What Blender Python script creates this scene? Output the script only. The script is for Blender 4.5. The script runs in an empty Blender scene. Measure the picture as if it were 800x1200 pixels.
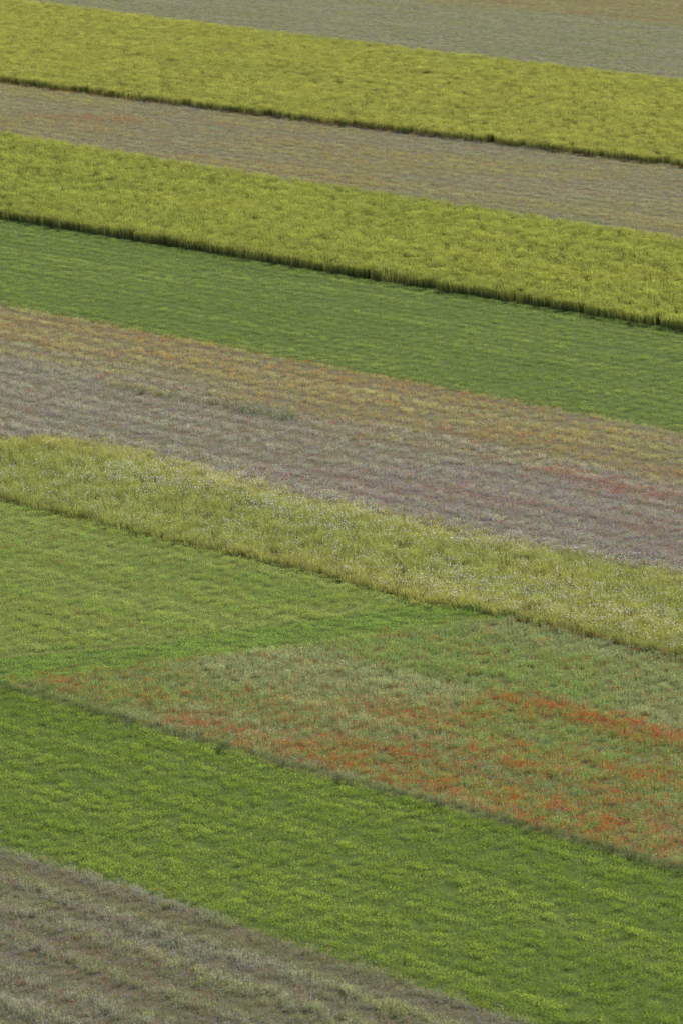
import bpy, math, numpy as np
from mathutils import Vector
# A flat plain of crop strips seen from a hillside 60 m above it.  Field borders are
# real ground-plan lines in metres (s = along the strips, c = across them).
rng=np.random.default_rng(7)
scene=bpy.context.scene
H=60.0; F=5000.0; PITCH=math.atan(1051/5000)
sp,cp=math.sin(PITCH),math.cos(PITCH)
def survey(x,y,h=0.0):
    # photogrammetry: photo measurement -> ground-plan position (metres) at height h
    dx,dy=x-400.0,600.0-y
    v=(dx, dy*sp+F*cp, dy*cp-F*sp)
    t=(h-H)/v[2]
    return (v[0]*t,v[1]*t)
A=np.array([-0.682,0.731]); A/=np.linalg.norm(A); N=np.array([A[1],-A[0]])
def sc(p): p=np.asarray(p); return p@A, p@N
def xy(s,c): return s*A[0]+c*N[0], s*A[1]+c*N[1]
raw={
 'c8':([(0,990),(150,1030),(300,1085),(450,1135),(640,1200)],.3),
 'c7':([(0,808),(200,862),(400,918),(600,968),(800,1024)],0),
 'cE':([(0,588),(100,610),(200,637),(300,657),(400,682),(480,706),(560,717),(620,730),(700,750),(800,774)],0),
 'c6':([(0,507),(60,502),(150,515),(230,540),(330,565),(450,590),(560,615),(700,645),(800,662)],.7),
 'c5':([(0,355),(200,392),(400,430),(600,467),(800,503)],.3),
 'c4':([(0,257),(200,290),(400,323),(600,355),(800,390)],0),
 'c3':([(0,155),(200,188),(400,220),(600,250),(800,280)],.9),
 'c2':([(0,97),(200,123),(400,148),(600,172),(800,197)],0),
 'c1':([(30,0),(300,34),(550,64),(800,92)],.9),
 'c0':([(480,0),(650,14),(800,28)],.3),
}
L={}
for k,(pts,h) in raw.items():
    w=[sc(survey(x,y,h)) for x,y in pts]
    w.sort(); L[k]=np.array(w)
GL=np.array([(147.5,186.8),(152.8,185.5),(163.4,182.6),(174.9,179.9),(181.7,177.9)])
GU=np.array([(146,193.5),(151.7,192.1),(159.0,189.0),(167.4,186.9),(178.2,184.8),(181.5,180.5)])
def line(k,s): return np.interp(s,L[k][:,0],L[k][:,1])

# ---------- noise
def vnoise(x,y,seed):
    xi=np.floor(x).astype(np.int64); yi=np.floor(y).astype(np.int64)
    fx=x-xi; fy=y-yi; fx=fx*fx*(3-2*fx); fy=fy*fy*(3-2*fy)
    def h(a,b):
        n=(a*374761393+b*668265263+seed*974634777)&0xffffffff
        n=((n^(n>>13))*1274126177)&0xffffffff
        n=(n^(n>>16))&0xffff
        return n/65535.0
    return (h(xi,yi)*(1-fx)+h(xi+1,yi)*fx)*(1-fy)+(h(xi,yi+1)*(1-fx)+h(xi+1,yi+1)*fx)*fy
def fbm(x,y,seed,o=4):
    r=0;a=.5;t=0
    for i in range(o):
        r=r+a*vnoise(x,y,seed+i*17); t+=a; a*=.55; x=x*2.03+11; y=y*2.03+5
    return r/t
def sstep(a,b,x):
    t=np.clip((x-a)/(b-a),0,1); return t*t*(3-2*t)
def lin(r,g,b):
    c=np.array([r,g,b])/255.0
    return np.where(c<=.04045,c/12.92,((c+.055)/1.055)**2.4)

# ---------- materials
def plant_mat(name,trans,gloss=.05):
    m=bpy.data.materials.new(name); m.use_nodes=True; nt=m.node_tree; nt.nodes.clear()
    out=nt.nodes.new('ShaderNodeOutputMaterial'); mix=nt.nodes.new('ShaderNodeMixShader'); mix.inputs[0].default_value=trans
    d=nt.nodes.new('ShaderNodeBsdfDiffuse'); t=nt.nodes.new('ShaderNodeBsdfTranslucent')
    g=nt.nodes.new('ShaderNodeBsdfGlossy'); g.inputs['Roughness'].default_value=.6; g.inputs['Color'].default_value=(.9,.9,.9,1)
    mg=nt.nodes.new('ShaderNodeMixShader'); mg.inputs[0].default_value=gloss
    at=nt.nodes.new('ShaderNodeAttribute'); at.attribute_type='INSTANCER'; at.attribute_name='tint'
    pa=nt.nodes.new('ShaderNodeAttribute'); pa.attribute_type='GEOMETRY'; pa.attribute_name='part'
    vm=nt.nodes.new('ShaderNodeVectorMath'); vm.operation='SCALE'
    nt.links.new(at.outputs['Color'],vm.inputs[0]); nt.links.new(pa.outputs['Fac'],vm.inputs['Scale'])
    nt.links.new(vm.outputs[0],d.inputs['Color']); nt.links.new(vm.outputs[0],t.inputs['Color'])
    nt.links.new(d.outputs[0],mix.inputs[1]); nt.links.new(t.outputs[0],mix.inputs[2])
    nt.links.new(mix.outputs[0],mg.inputs[1]); nt.links.new(g.outputs[0],mg.inputs[2]); nt.links.new(mg.outputs[0],out.inputs[0])
    return m
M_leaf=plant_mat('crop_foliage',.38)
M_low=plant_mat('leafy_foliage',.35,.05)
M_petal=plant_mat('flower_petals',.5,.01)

def proto(name,verts,faces,part,mat,coll):
    me=bpy.data.meshes.new(name); me.from_pydata(verts,[],faces)
    a=me.attributes.new('part','FLOAT','POINT'); a.data.foreach_set('value',np.array(part,dtype=np.float32))
    me.materials.append(mat); o=bpy.data.objects.new(name,me); coll.objects.link(o); return o
def blades(n,R,h0,h1,w,lean,ear=None,seed=0,base=.5):
    r=np.random.default_rng(seed); V=[];Fc=[];P=[]
    for i in range(n):
        a=r.uniform(0,6.283); rr=R*math.sqrt(r.uniform()); x,y=rr*math.cos(a),rr*math.sin(a)
        h=r.uniform(h0,h1); l=r.uniform(.1,1)*lean*h; b=r.uniform(0,6.283); lx,ly=l*math.cos(b),l*math.sin(b)
        q=r.uniform(0,3.14); wx,wy=w*math.cos(q)/2,w*math.sin(q)/2; k=len(V); g=r.uniform(.8,1.15)
        V+= [(x-wx,y-wy,0),(x+wx,y+wy,0),(x+lx*.35-wx,y+ly*.35-wy,h*.6),(x+lx*.35+wx,y+ly*.35+wy,h*.6),(x+lx,y+ly,h)]
        Fc+=[(k,k+1,k+3,k+2),(k+2,k+3,k+4)]; P+=[g*base]*2+[g*(.45+base*.55)]*2+[g*1.1]  # dark blade bases: lower-stem tone plus painted shade for the crop edges
        if ear:
            ew,eh=ear; k=len(V); cx,cy=x+lx*.8,y+ly*.8; ux,uy=ew*math.cos(q+1),ew*math.sin(q+1)
            V+=[(cx,cy,h*.93),(cx+ux,cy+uy,h*.93+eh*.4),(cx+lx*.4,cy+ly*.4,h*.93+eh),(cx-ux,cy-uy,h*.93+eh*.4)]
            Fc+=[(k,k+1,k+2,k+3)]; P+=[1.25]*4
    return V,Fc,P
def leaves(n,R,h,size,seed):
    r=np.random.default_rng(seed); V=[];Fc=[];P=[]
    for i in range(n):
        a=r.uniform(0,6.283); rr=R*math.sqrt(r.uniform()); z=h*(.2+.8*r.uniform()**.7)
        c=np.array([rr*math.cos(a),rr*math.sin(a),z])
        u=r.normal(size=3); u[2]=abs(u[2])*1.5+.5; u/=np.linalg.norm(u); v=np.cross(u,r.normal(size=3)); v/=np.linalg.norm(v)
        s=size*r.uniform(.6,1.2); k=len(V)
        for p in (c-u*s*.6,c+v*s*.34,c+u*s*.6,c-v*s*.34): V.append((p[0],p[1],max(p[2],.01)))
        Fc.append((k,k+1,k+2,k+3)); P+=[r.uniform(.75,1.2)*(.65+.45*z/h)]*4  # lower leaves darkened: dead foliage tone plus painted inner shade
    return V,Fc,P
def blossoms(n,R,size,seed,h0=.8):
    r=np.random.default_rng(seed); V=[];Fc=[];P=[]
    for i in range(n):
        a=r.uniform(0,6.283); rr=R*math.sqrt(r.uniform()); x,y=rr*math.cos(a),rr*math.sin(a); z=r.uniform(h0,1.1)
        s=size*r.uniform(.7,1.2); tx,ty=r.normal(size=2)*.35
        k=len(V); V.append((x,y,z-s*.35)); m=5
        for j in range(m):
            b=6.283*j/m+i; q=s*(.85+.3*r.uniform()); ex,ey=q*math.cos(b),q*math.sin(b)
            V.append((x+ex,y+ey,z+tx*ex+ty*ey+s*.9))
        for j in range(m): Fc.append((k,k+1+j,k+1+(j+1)%m))
        P+=[.8]+[r.uniform(.9,1.15)]*m
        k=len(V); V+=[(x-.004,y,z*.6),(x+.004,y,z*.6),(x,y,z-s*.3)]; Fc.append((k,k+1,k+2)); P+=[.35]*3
    return V,Fc,P
NOM={'barley':1.0,'lentil':.22,'meadow':1.0,'herb':.35,'blossom':1.0}
C={}
for t in NOM: C[t]=bpy.data.collections.new(t+'_plants')
for i in range(6):
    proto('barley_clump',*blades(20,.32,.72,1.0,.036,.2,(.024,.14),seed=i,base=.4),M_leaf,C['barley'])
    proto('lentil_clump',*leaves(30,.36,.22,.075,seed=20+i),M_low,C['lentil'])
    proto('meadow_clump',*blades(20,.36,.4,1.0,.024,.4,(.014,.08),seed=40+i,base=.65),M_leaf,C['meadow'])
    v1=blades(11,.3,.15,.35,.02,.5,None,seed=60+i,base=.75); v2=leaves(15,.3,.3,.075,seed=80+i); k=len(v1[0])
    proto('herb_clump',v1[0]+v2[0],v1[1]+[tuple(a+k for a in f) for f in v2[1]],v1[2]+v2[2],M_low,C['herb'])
    proto('blossom_cluster',*blossoms(4,.6,.04,100+i),M_petal,C['blossom'])

def gn_group(coll):
    ng=bpy.data.node_groups.new('scatter_'+coll.name,'GeometryNodeTree')
    ng.interface.new_socket('Geometry',in_out='INPUT',socket_type='NodeSocketGeometry')
    ng.interface.new_socket('Geometry',in_out='OUTPUT',socket_type='NodeSocketGeometry')
    n=ng.nodes; l=ng.links
    gi=n.new('NodeGroupInput'); go=n.new('NodeGroupOutput'); ip=n.new('GeometryNodeInstanceOnPoints'); ci=n.new('GeometryNodeCollectionInfo')
    ci.inputs['Collection'].default_value=coll; ci.inputs['Separate Children'].default_value=True; ci.inputs['Reset Children'].default_value=True
    def na(nm,ty):
        a=n.new('GeometryNodeInputNamedAttribute'); a.data_type=ty; a.inputs['Name'].default_value=nm; return a.outputs['Attribute']
    ip.inputs['Pick Instance'].default_value=True
    l.new(gi.outputs[0],ip.inputs['Points']); l.new(ci.outputs[0],ip.inputs['Instance'])
    l.new(na('rot','FLOAT_VECTOR'),ip.inputs['Rotation']); l.new(na('scl','FLOAT_VECTOR'),ip.inputs['Scale']); l.new(na('pick','INT'),ip.inputs['Instance Index'])
    l.new(ip.outputs[0],go.inputs[0]); return ng
G={k:gn_group(c) for k,c in C.items()}
def scatter(name,parent,kind,x,y,hgt,wid,col,z=0.0):
    n=len(x)
    if n==0: return
    me=bpy.data.meshes.new(name); me.vertices.add(n)
    co=np.stack([x,y,np.full(n,0.004)+z],1).astype(np.float32); me.vertices.foreach_set('co',co.ravel())
    rot=np.zeros((n,3),np.float32); rot[:,2]=rng.uniform(0,6.283,n); rot[:,0]=rng.normal(0,.06,n); rot[:,1]=rng.normal(0,.06,n)
    scl=np.stack([np.broadcast_to(wid,n),np.broadcast_to(wid,n),np.broadcast_to(hgt,n)/NOM[kind]],1).astype(np.float32)
    me.attributes.new('rot','FLOAT_VECTOR','POINT').data.foreach_set('vector',rot.ravel())
    me.attributes.new('scl','FLOAT_VECTOR','POINT').data.foreach_set('vector',scl.ravel())
    me.attributes.new('tint','FLOAT_VECTOR','POINT').data.foreach_set('vector',np.clip(col,0,.85).astype(np.float32).ravel())
    me.attributes.new('pick','INT','POINT').data.foreach_set('value',rng.integers(0,6,n).astype(np.int32))
    o=bpy.data.objects.new(name,me); scene.collection.objects.link(o); o.parent=parent
    md=o.modifiers.new('scatter','NODES'); md.node_group=G[kind]
    return o

# ---------- ground cover sheets
def soil_mat(name,c1,c2,scale=.6,gain=1.0):
    c1=[float(v)*gain for v in lin(*c1)]; c2=[float(v)*gain for v in lin(*c2)]
    m=bpy.data.materials.new(name); m.use_nodes=True; nt=m.node_tree; b=nt.nodes['Principled BSDF']; b.inputs['Roughness'].default_value=.95
    b.inputs['Specular IOR Level'].default_value=.1
    g=nt.nodes.new('ShaderNodeNewGeometry'); no=nt.nodes.new('ShaderNodeTexNoise'); no.inputs['Scale'].default_value=scale; no.inputs['Detail'].default_value=10
    no.inputs['Roughness'].default_value=.65
    r=nt.nodes.new('ShaderNodeValToRGB'); r.color_ramp.elements[0].position=.35; r.color_ramp.elements[1].position=.65
    r.color_ramp.elements[0].color=(*c1,1); r.color_ramp.elements[1].color=(*c2,1)
    nt.links.new(g.outputs['Position'],no.inputs['Vector']); nt.links.new(no.outputs['Fac'],r.inputs[0]); nt.links.new(r.outputs[0],b.inputs['Base Color'])
    bu=nt.nodes.new('ShaderNodeBump'); bu.inputs['Strength'].default_value=.8; bu.inputs['Distance'].default_value=.08
    n2=nt.nodes.new('ShaderNodeTexNoise'); n2.inputs['Scale'].default_value=7; nt.links.new(g.outputs['Position'],n2.inputs['Vector'])
    nt.links.new(n2.outputs['Fac'],bu.inputs['Height']); nt.links.new(bu.outputs[0],b.inputs['Normal'])
    return m
def sheet(name,poly,mat,z=.004):
    me=bpy.data.meshes.new(name); me.from_pydata([(x,y,z) for x,y in poly],[],[tuple(range(len(poly)))]); me.materials.append(mat)
    o=bpy.data.objects.new(name,me); scene.collection.objects.link(o)
    if me.polygons[0].normal.z<0: me.flip_normals()
    return o
SS=np.arange(-300,900,10.0)
def strip(name,ka,kb,mat):
    ca=line(ka,SS) if isinstance(ka,str) else np.full(len(SS),ka); cb=line(kb,SS) if isinstance(kb,str) else np.full(len(SS),kb)
    p=[xy(s,c) for s,c in zip(SS,ca)]+[xy(s,c) for s,c in zip(SS[::-1],cb[::-1])]
    return sheet(name,p,mat)
S_green=soil_mat('lentil_ground_cover',(78,94,32),(96,114,42),2)
S_clov=soil_mat('clover_ground_cover',(96,110,46),(112,126,54),2)
S_bar=soil_mat('soil_under_barley',(72,76,30),(96,98,44),2)
S_wild=soil_mat('soil_under_wildflowers',(104,100,68),(122,116,84),2)
S_wildJ=soil_mat('furrow_soil',(94,90,62),(114,108,76),2)
S_herb=soil_mat('soil_under_poppies',(96,104,54),(114,118,68),2)
S_dirt=soil_mat('bare_field_soil',(100,96,62),(124,114,76),.05)
S_track=soil_mat('trodden_soil',(112,100,60),(136,118,76),3)
gm=bpy.data.meshes.new('ground'); gm.from_pydata([(-6000,-4000,0),(6000,-4000,0),(6000,9000,0),(-6000,9000,0)],[],[(0,1,2,3)]); gm.materials.append(S_dirt)
ground=bpy.data.objects.new('ground',gm); scene.collection.objects.link(ground)
FJ=strip('wildflower_field',60.0,'c8',S_wildJ)
FI=strip('lentil_field','c8','c7',S_green)
def tri(name,sa,sb,mat):
    ts=np.linspace(0,1,15)
    def edge(g):
        out=[]
        for t in ts:
            s=185.0
            for _ in range(6):
                c=(1-t)*line('c7',s)+t*line('cE',s)
                s=g if not isinstance(g,np.ndarray) else np.interp(c,g[:,0],g[:,1])
            out.append((float(s),float(c)))
        return out
    a=edge(sa); b=edge(sb)
    top=[(s,float(line('cE',s))) for s in np.linspace(a[-1][0],b[-1][0],12)[1:-1]]
    bot=[(s,float(line('c7',s))) for s in np.linspace(b[0][0],a[0][0],12)[1:-1]]
    return sheet(name,[xy(s,c) for s,c in a+top+b[::-1]+bot],mat)
FH=tri('poppy_field',-300.0,GL,S_herb)
FG=tri('grass_path',GL,GU,S_green)
FF=tri('clover_field',GU,890.0,S_clov)
tc=np.linspace(148,162,20); ts_=np.interp(tc,GU[:,0],GU[:,1])
sheet('dirt_track',[xy(s-.22,c) for s,c in zip(ts_,tc)]+[xy(s+.22,c) for s,c in zip(ts_[::-1],tc[::-1])],S_track,.008)
FE=strip('meadow_grass_field','cE','c6',S_bar)
FD=strip('wildflower_field','c6','c5',S_wild)
FC=strip('lentil_field','c5','c4',S_green)
FB=strip('barley_field','c4','c3',S_bar)
FN=strip('wildflower_field','c3','c2',S_wild)
FA=strip('barley_field','c2','c1',S_bar)
FK=strip('wildflower_field','c1','c0',S_wild)
FM=strip('wildflower_field','c0',620.0,S_wild)

# ---------- candidate positions
def cand(dfun):
    xs=[];ys=[]
    for y0 in range(160,720,10):
        yc=y0+5; hw=.08*yc*1.2+6; n=int(dfun(yc)*2*hw*10)
        xs.append(rng.uniform(-hw,hw,n)); ys.append(rng.uniform(y0,y0+10,n))
    x=np.concatenate(xs); y=np.concatenate(ys); return x,y
def classify(x,y):
    s=x*A[0]+y*A[1]; c=x*N[0]+y*N[1]
    j=rng.normal(0,.05,len(s)); cj=c+j
    f=np.full(len(s),'M')
    for k,n in (('c0','K'),('c1','A'),('c2','N'),('c3','B'),('c4','C'),('c5','D'),('c6','E'),('cE','X'),('c7','I'),('c8','J')):
        jj=2.0*(fbm(s/5,c/5,91)-.5)+24*j if k=='c6' else 0
        f=np.where(cj+jj<line(k,s),n,f)
    X=f=='X'; gl_=np.interp(c,GL[:,0],GL[:,1]); gu_=np.interp(c,GU[:,0],GU[:,1])
    f=np.where(X&(s+3*j<gl_),'H',f); f=np.where(X&(s+3*j>=gl_)&(s<gu_),'G',f); f=np.where(X&(s>=gu_),'F',f)
    f=np.where(X&(np.abs(s-gu_)<.34)&(c<162)&(fbm(s/1.5,c/1.5,77)>.44),'0',f)
    return s,c,f
def segmask(x,y,segs):
    m=np.zeros(len(x))
    for (a,b,r,st) in segs:
        p0=np.array(survey(*a)); p1=np.array(survey(*b)); d=p1-p0; L2=d@d
        t=np.clip(((x-p0[0])*d[0]+(y-p0[1])*d[1])/L2,0,1)
        dd=(x-p0[0]-t*d[0])**2+(y-p0[1]-t*d[1])**2
        m=np.maximum(m,st*np.exp(-dd/r**2))
    return m
def mixc(a,b,t): t=np.clip(t,0,1)[:,None]; return a*(1-t)+b*t
def desat(col,p=.72):
    lum=(col@np.array([.25,.65,.10]))[...,None]
    return lum*(np.maximum(col,1e-4)/lum)**p
x,y=cand(lambda d: 7.0 if d<260 else (6.0 if d<300 else (4.6 if d<450 else 3.2)))
s,c,f=classify(x,y)
big=1+np.clip((y-300)/350,0,1)*.5
streak=fbm(s/14,c/1.3,3); fine=fbm(s/1.2,c/.7,5,3); patch=fbm(s/25,c/9,9); rnd=rng.normal(0,1,len(x)); uk=rng.uniform(0,1,len(x))
warp=.5*(fbm(s/25,c/25,31)-.5)
def rows(sp): return np.sin(2*np.pi*(c+warp)/sp)+.45*np.sin(2*np.pi*(c+warp)/(sp*3.1)+1)
def sel(k): return f==k
def put(k,name,parent,kind,base,alt,altmask,h,w,gain=2.0,hv=.08,keep=1.0,cv=.10,p=.85,row=None,ra=.1,rk=0.,fv=.3,mul=None):
    m=sel(k); kp=np.full(len(uk),keep)
    if row is not None: kp=kp*(1-rk*np.clip(-row,0,1))
    m&=(uk<kp)
    col=desat(mixc(lin(*base)[None,:]*np.ones((m.sum(),1)),lin(*alt)[None,:],altmask[m]),p)
    b=(1+cv*rnd[m]+fv*(fine[m]-.5)+.3*(streak[m]-.5))
    hh=h if np.isscalar(h) else h[m]
    if row is not None: b=b*(1+ra*row[m])
    if mul is not None: b=b*mul[m]
    hgt=hh*(1+hv*rng.normal(0,1,m.sum()))*(1+fv*.8*(fine[m]-.5))
    scatter(name,parent,kind,x[m],y[m],hgt,w*big[m],col*b[:,None]*gain)
R=rows(5.0)
put('A','barley_plants',FA,'barley',(155,149,54),(132,142,52),patch*.7,1.0,1.05,1.54,hv=.1,cv=.15,p=.77,row=R,ra=.04,keep=.9)
put('B','barley_plants',FB,'barley',(149,148,52),(122,137,48),patch*.7,1.15,1.05,1.54,hv=.1,cv=.15,p=.77,row=R,ra=.06,keep=.9)
R=rows(1.9)
put('C','lentil_plants',FC,'lentil',(106,121,48),(116,129,54),sstep(.45,.7,streak),.2+.035*R,1.0,2.2,row=R,ra=.12,rk=.25,keep=.9,fv=.1)
R=rows(1.15)
put('I','lentil_plants',FI,'lentil',(104,122,32),(116,130,40),sstep(.4,.7,streak),.2+.03*R,.95,2.25,row=R,ra=.13,rk=.15,p=.84,cv=.06,fv=.06)
put('G','path_grass',FG,'lentil',(114,136,46),(120,140,50),patch,.15,1.0,2.3,p=.84,fv=.08,cv=.06)
R=rows(2.2)
put('F','clover_plants',FF,'lentil',(118,132,52),(126,134,62),sstep(.4,.65,streak),.22+.02*R,.9,2.35,row=R,ra=.08,fv=.1,cv=.07)
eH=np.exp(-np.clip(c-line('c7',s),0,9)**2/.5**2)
put('H','poppy_field_herbs',FH,'herb',(114,130,62),(130,134,86),sstep(.4,.65,patch),.4+.22*eH,.95,2.45,keep=.8,row=R,ra=.05,fv=.15,mul=1-.55*eH)  # mul paints the shaded near face into the border plants' tint
hump=segmask(x,y,[((60,540),(190,560),6,.12)])
edge=sstep(-1,4.5,line('c6',s)-c)
put('E','meadow_grass',FE,'meadow',(160,152,72),(142,145,64),sstep(.35,.65,patch),(.32+.36*edge)+hump,1.1,1.95,hv=.12,cv=.13,keep=.85,p=.84,fv=.15)
greyD=sstep(.35,.65,(232-c)/30+.35*(streak-.5)*2)
R=rows(2.9)
put('D','wildflower_herbs',FD,'herb',(136,129,76),(131,128,104),greyD,.3+.05*R,1.0,2.7,keep=.75,row=R,ra=.11,rk=.3,fv=.15)
put('N','wildflower_herbs',FN,'herb',(134,129,76),(128,127,90),sstep(.35,.65,patch),.28+.04*R,1.0,2.45,keep=.8,row=R,ra=.08,rk=.3,fv=.15)
put('K','wildflower_herbs',FK,'herb',(126,131,80),(131,127,94),sstep(.35,.65,streak),.28,1.0,2.35,keep=.8,row=R,ra=.06,fv=.15)
put('M','wildflower_herbs',FM,'herb',(134,124,78),(132,128,80),sstep(.35,.65,streak),.28,1.0,2.3,keep=.8)
R=rows(3.0)
put('J','wildflower_herbs',FJ,'herb',(124,127,78),(124,123,96),sstep(.35,.65,streak),np.clip(.3+.11*R,.1,1),.88,2.3,keep=.95,row=R,ra=.13,rk=.28,fv=.15)
wm=(segmask(x,y,[((130,456),(250,474),.6,.75),((250,474),(340,492),1.0,1.0)])+.6*(fine-.5)>.6)&sel('D')
scatter('tall_weeds',FD,'herb',x[wm],y[wm],rng.uniform(.3,.6,wm.sum()),1.0*big[wm],desat(lin(106,118,58)*np.ones((wm.sum(),1)))*1.4)
wm=segmask(x,y,[((540,712),(620,722),.8,1)])>.5
scatter('tall_weeds',FG,'lentil',x[wm],y[wm],rng.uniform(.2,.4,wm.sum()),1.0*big[wm],desat(lin(84,120,38)*np.ones((wm.sum(),1)))*2)

# ---------- flowers
x,y=cand(lambda d: 10.0 if d<300 else 3.8)
s,c,f=classify(x,y); u=rng.uniform(0,1,len(x)); big=1+np.clip((y-250)/400,0,1)*.9
streak=fbm(s/12,c/1.0,53); fine=fbm(s/1.6,c/.8,55,3); patch=fbm(s/22,c/8,59)
RED=lin(255,66,30)*1.3; ORG=lin(236,136,56)*1.3; YEL=lin(224,200,70)*1.3; WHT=lin(255,255,244); BLU=lin(172,160,192)*1.25; PUR=lin(182,154,176)*1.25
def fl(k,name,parent,prob,col,h,w=1.0):
    global u
    m=sel(k)&(u<prob); u=rng.uniform(0,1,len(x))
    n=m.sum(); cc=col[None,:]*(1+.15*rng.normal(0,1,n))[:,None]
    scatter(name,parent,'blossom',x[m],y[m],h*rng.uniform(.85,1.15,n),w*big[m],cc)
pm=segmask(x,y,[((590,828),(650,840),1.7,1.4),((650,842),(790,875),1.6,1.4),((400,880),(560,905),3.,.7),((560,890),(780,925),3.5,.7),
    ((220,855),(400,905),1.8,.65),((340,885),(560,945),2.6,.75),((560,940),(790,1000),3.,.8),((720,935),(795,965),1.8,1.),((330,840),(520,850),3,.5),((40,800),(200,830),2.2,.3),((420,930),(790,1010),4.5,.6)])
pm=pm*(.35+.75*sstep(.3,.65,.3*fine+.7*streak))
fl('H','poppies',FH,pm*.9+.1,RED,.52,.7)
fl('H','poppies',FH,pm*.8+.1*sstep(.4,.6,streak),RED*.9+ORG*.1,.52,.7)
fl('H','mustard_flowers',FH,.05+.1*sstep(.5,.7,patch),ORG,.48,.6)
fl('H','cornflowers',FH,.12*sstep(.4,.6,patch),BLU,.46,.7)
fl('F','poppies',FF,.25*sstep(.38,.6,streak)*sstep(.3,.55,patch)+.07,ORG*.5+RED*.5,.3,.6)
fl('E','daisies',FE,.1+.26*sstep(.42,.7,patch),WHT,.84,.82)
fl('E','mustard_flowers',FE,.2*sstep(.45,.65,patch),YEL,.8,.7)
gD=sstep(.35,.65,(232-c)/30)
rD=segmask(x,y,[((540,510),(800,600),1.6,.55),((640,555),(800,585),1.2,.6),((0,400),(300,440),2,.4)])
fl('D','poppies',FD,(1-gD*.65)*.65*sstep(.4,.6,.6*streak+.4*patch)+.16+rD*sstep(.3,.6,streak),RED,.4,.72)
fl('D','mustard_flowers',FD,(1-gD)*.3*sstep(.4,.65,patch)+.04,YEL*.6+ORG*.4,.4,.62)
fl('D','cornflowers',FD,.18+.5*gD,BLU,.4,.85)
fl('N','poppies',FN,.3*sstep(.42,.6,streak)+.04+segmask(x,y,[((95,140),(140,142),3,1.2)]),RED*.8+ORG*.2,.38,.65)
fl('N','mustard_flowers',FN,.28*sstep(.4,.62,patch)+.05,YEL*.6+ORG*.4,.38,.62)
fl('N','cornflowers',FN,.1+.3*sstep(.4,.6,1-patch),PUR,.36,.75)
fl('K','cornflowers',FK,.15+.25*sstep(.4,.6,streak),PUR,.36,.75)
fl('K','mustard_flowers',FK,.15*sstep(.4,.62,patch),YEL,.36,.6)
fl('M','poppies',FM,.12+.25*sstep(.4,.6,streak),RED*.5+ORG*.5,.36,.55)
fl('J','cornflowers',FJ,.15+.3*sstep(.4,.6,streak),PUR*.5+BLU*.5,.42,.72)
fl('J','poppies',FJ,.22*sstep(.45,.65,streak)+.02,RED*.8+ORG*.2,.42,.6)
fl('J','mustard_flowers',FJ,.12*sstep(.4,.65,patch),YEL*.5+ORG*.5,.42,.6)

# ---------- light
az=math.radians(30); el=math.radians(32)
S=Vector((math.sin(az)*math.cos(el),math.cos(az)*math.cos(el),math.sin(el)))
ld=bpy.data.lights.new('sun','SUN'); ld.energy=4.8; ld.angle=math.radians(.5); ld.color=(1,.94,.84)
lo=bpy.data.objects.new('sun',ld); scene.collection.objects.link(lo); lo.rotation_euler=S.to_track_quat('Z','Y').to_euler(); lo.location=(0,0,200)
w=bpy.data.worlds.new('World'); scene.world=w; w.use_nodes=True; nt=w.node_tree
sk=nt.nodes.new('ShaderNodeTexSky'); sk.sky_type='NISHITA'; sk.sun_disc=False; sk.sun_elevation=el; sk.sun_rotation=az
nt.links.new(sk.outputs[0],nt.nodes['Background'].inputs[0]); nt.nodes['Background'].inputs[1].default_value=.15
scene.view_settings.view_transform='Standard'; scene.view_settings.look='None'; scene.view_settings.exposure=0

cam=bpy.data.cameras.new('camera'); cam.sensor_fit='VERTICAL'; cam.sensor_height=36; cam.lens=150; cam.clip_end=12000; cam.clip_start=1
cam.dof.use_dof=True; cam.dof.focus_distance=320; cam.dof.aperture_fstop=1.2
co=bpy.data.objects.new('camera',cam); scene.collection.objects.link(co); co.location=(0,0,H); co.rotation_euler=(math.pi/2-PITCH,0,0)
scene.camera=co
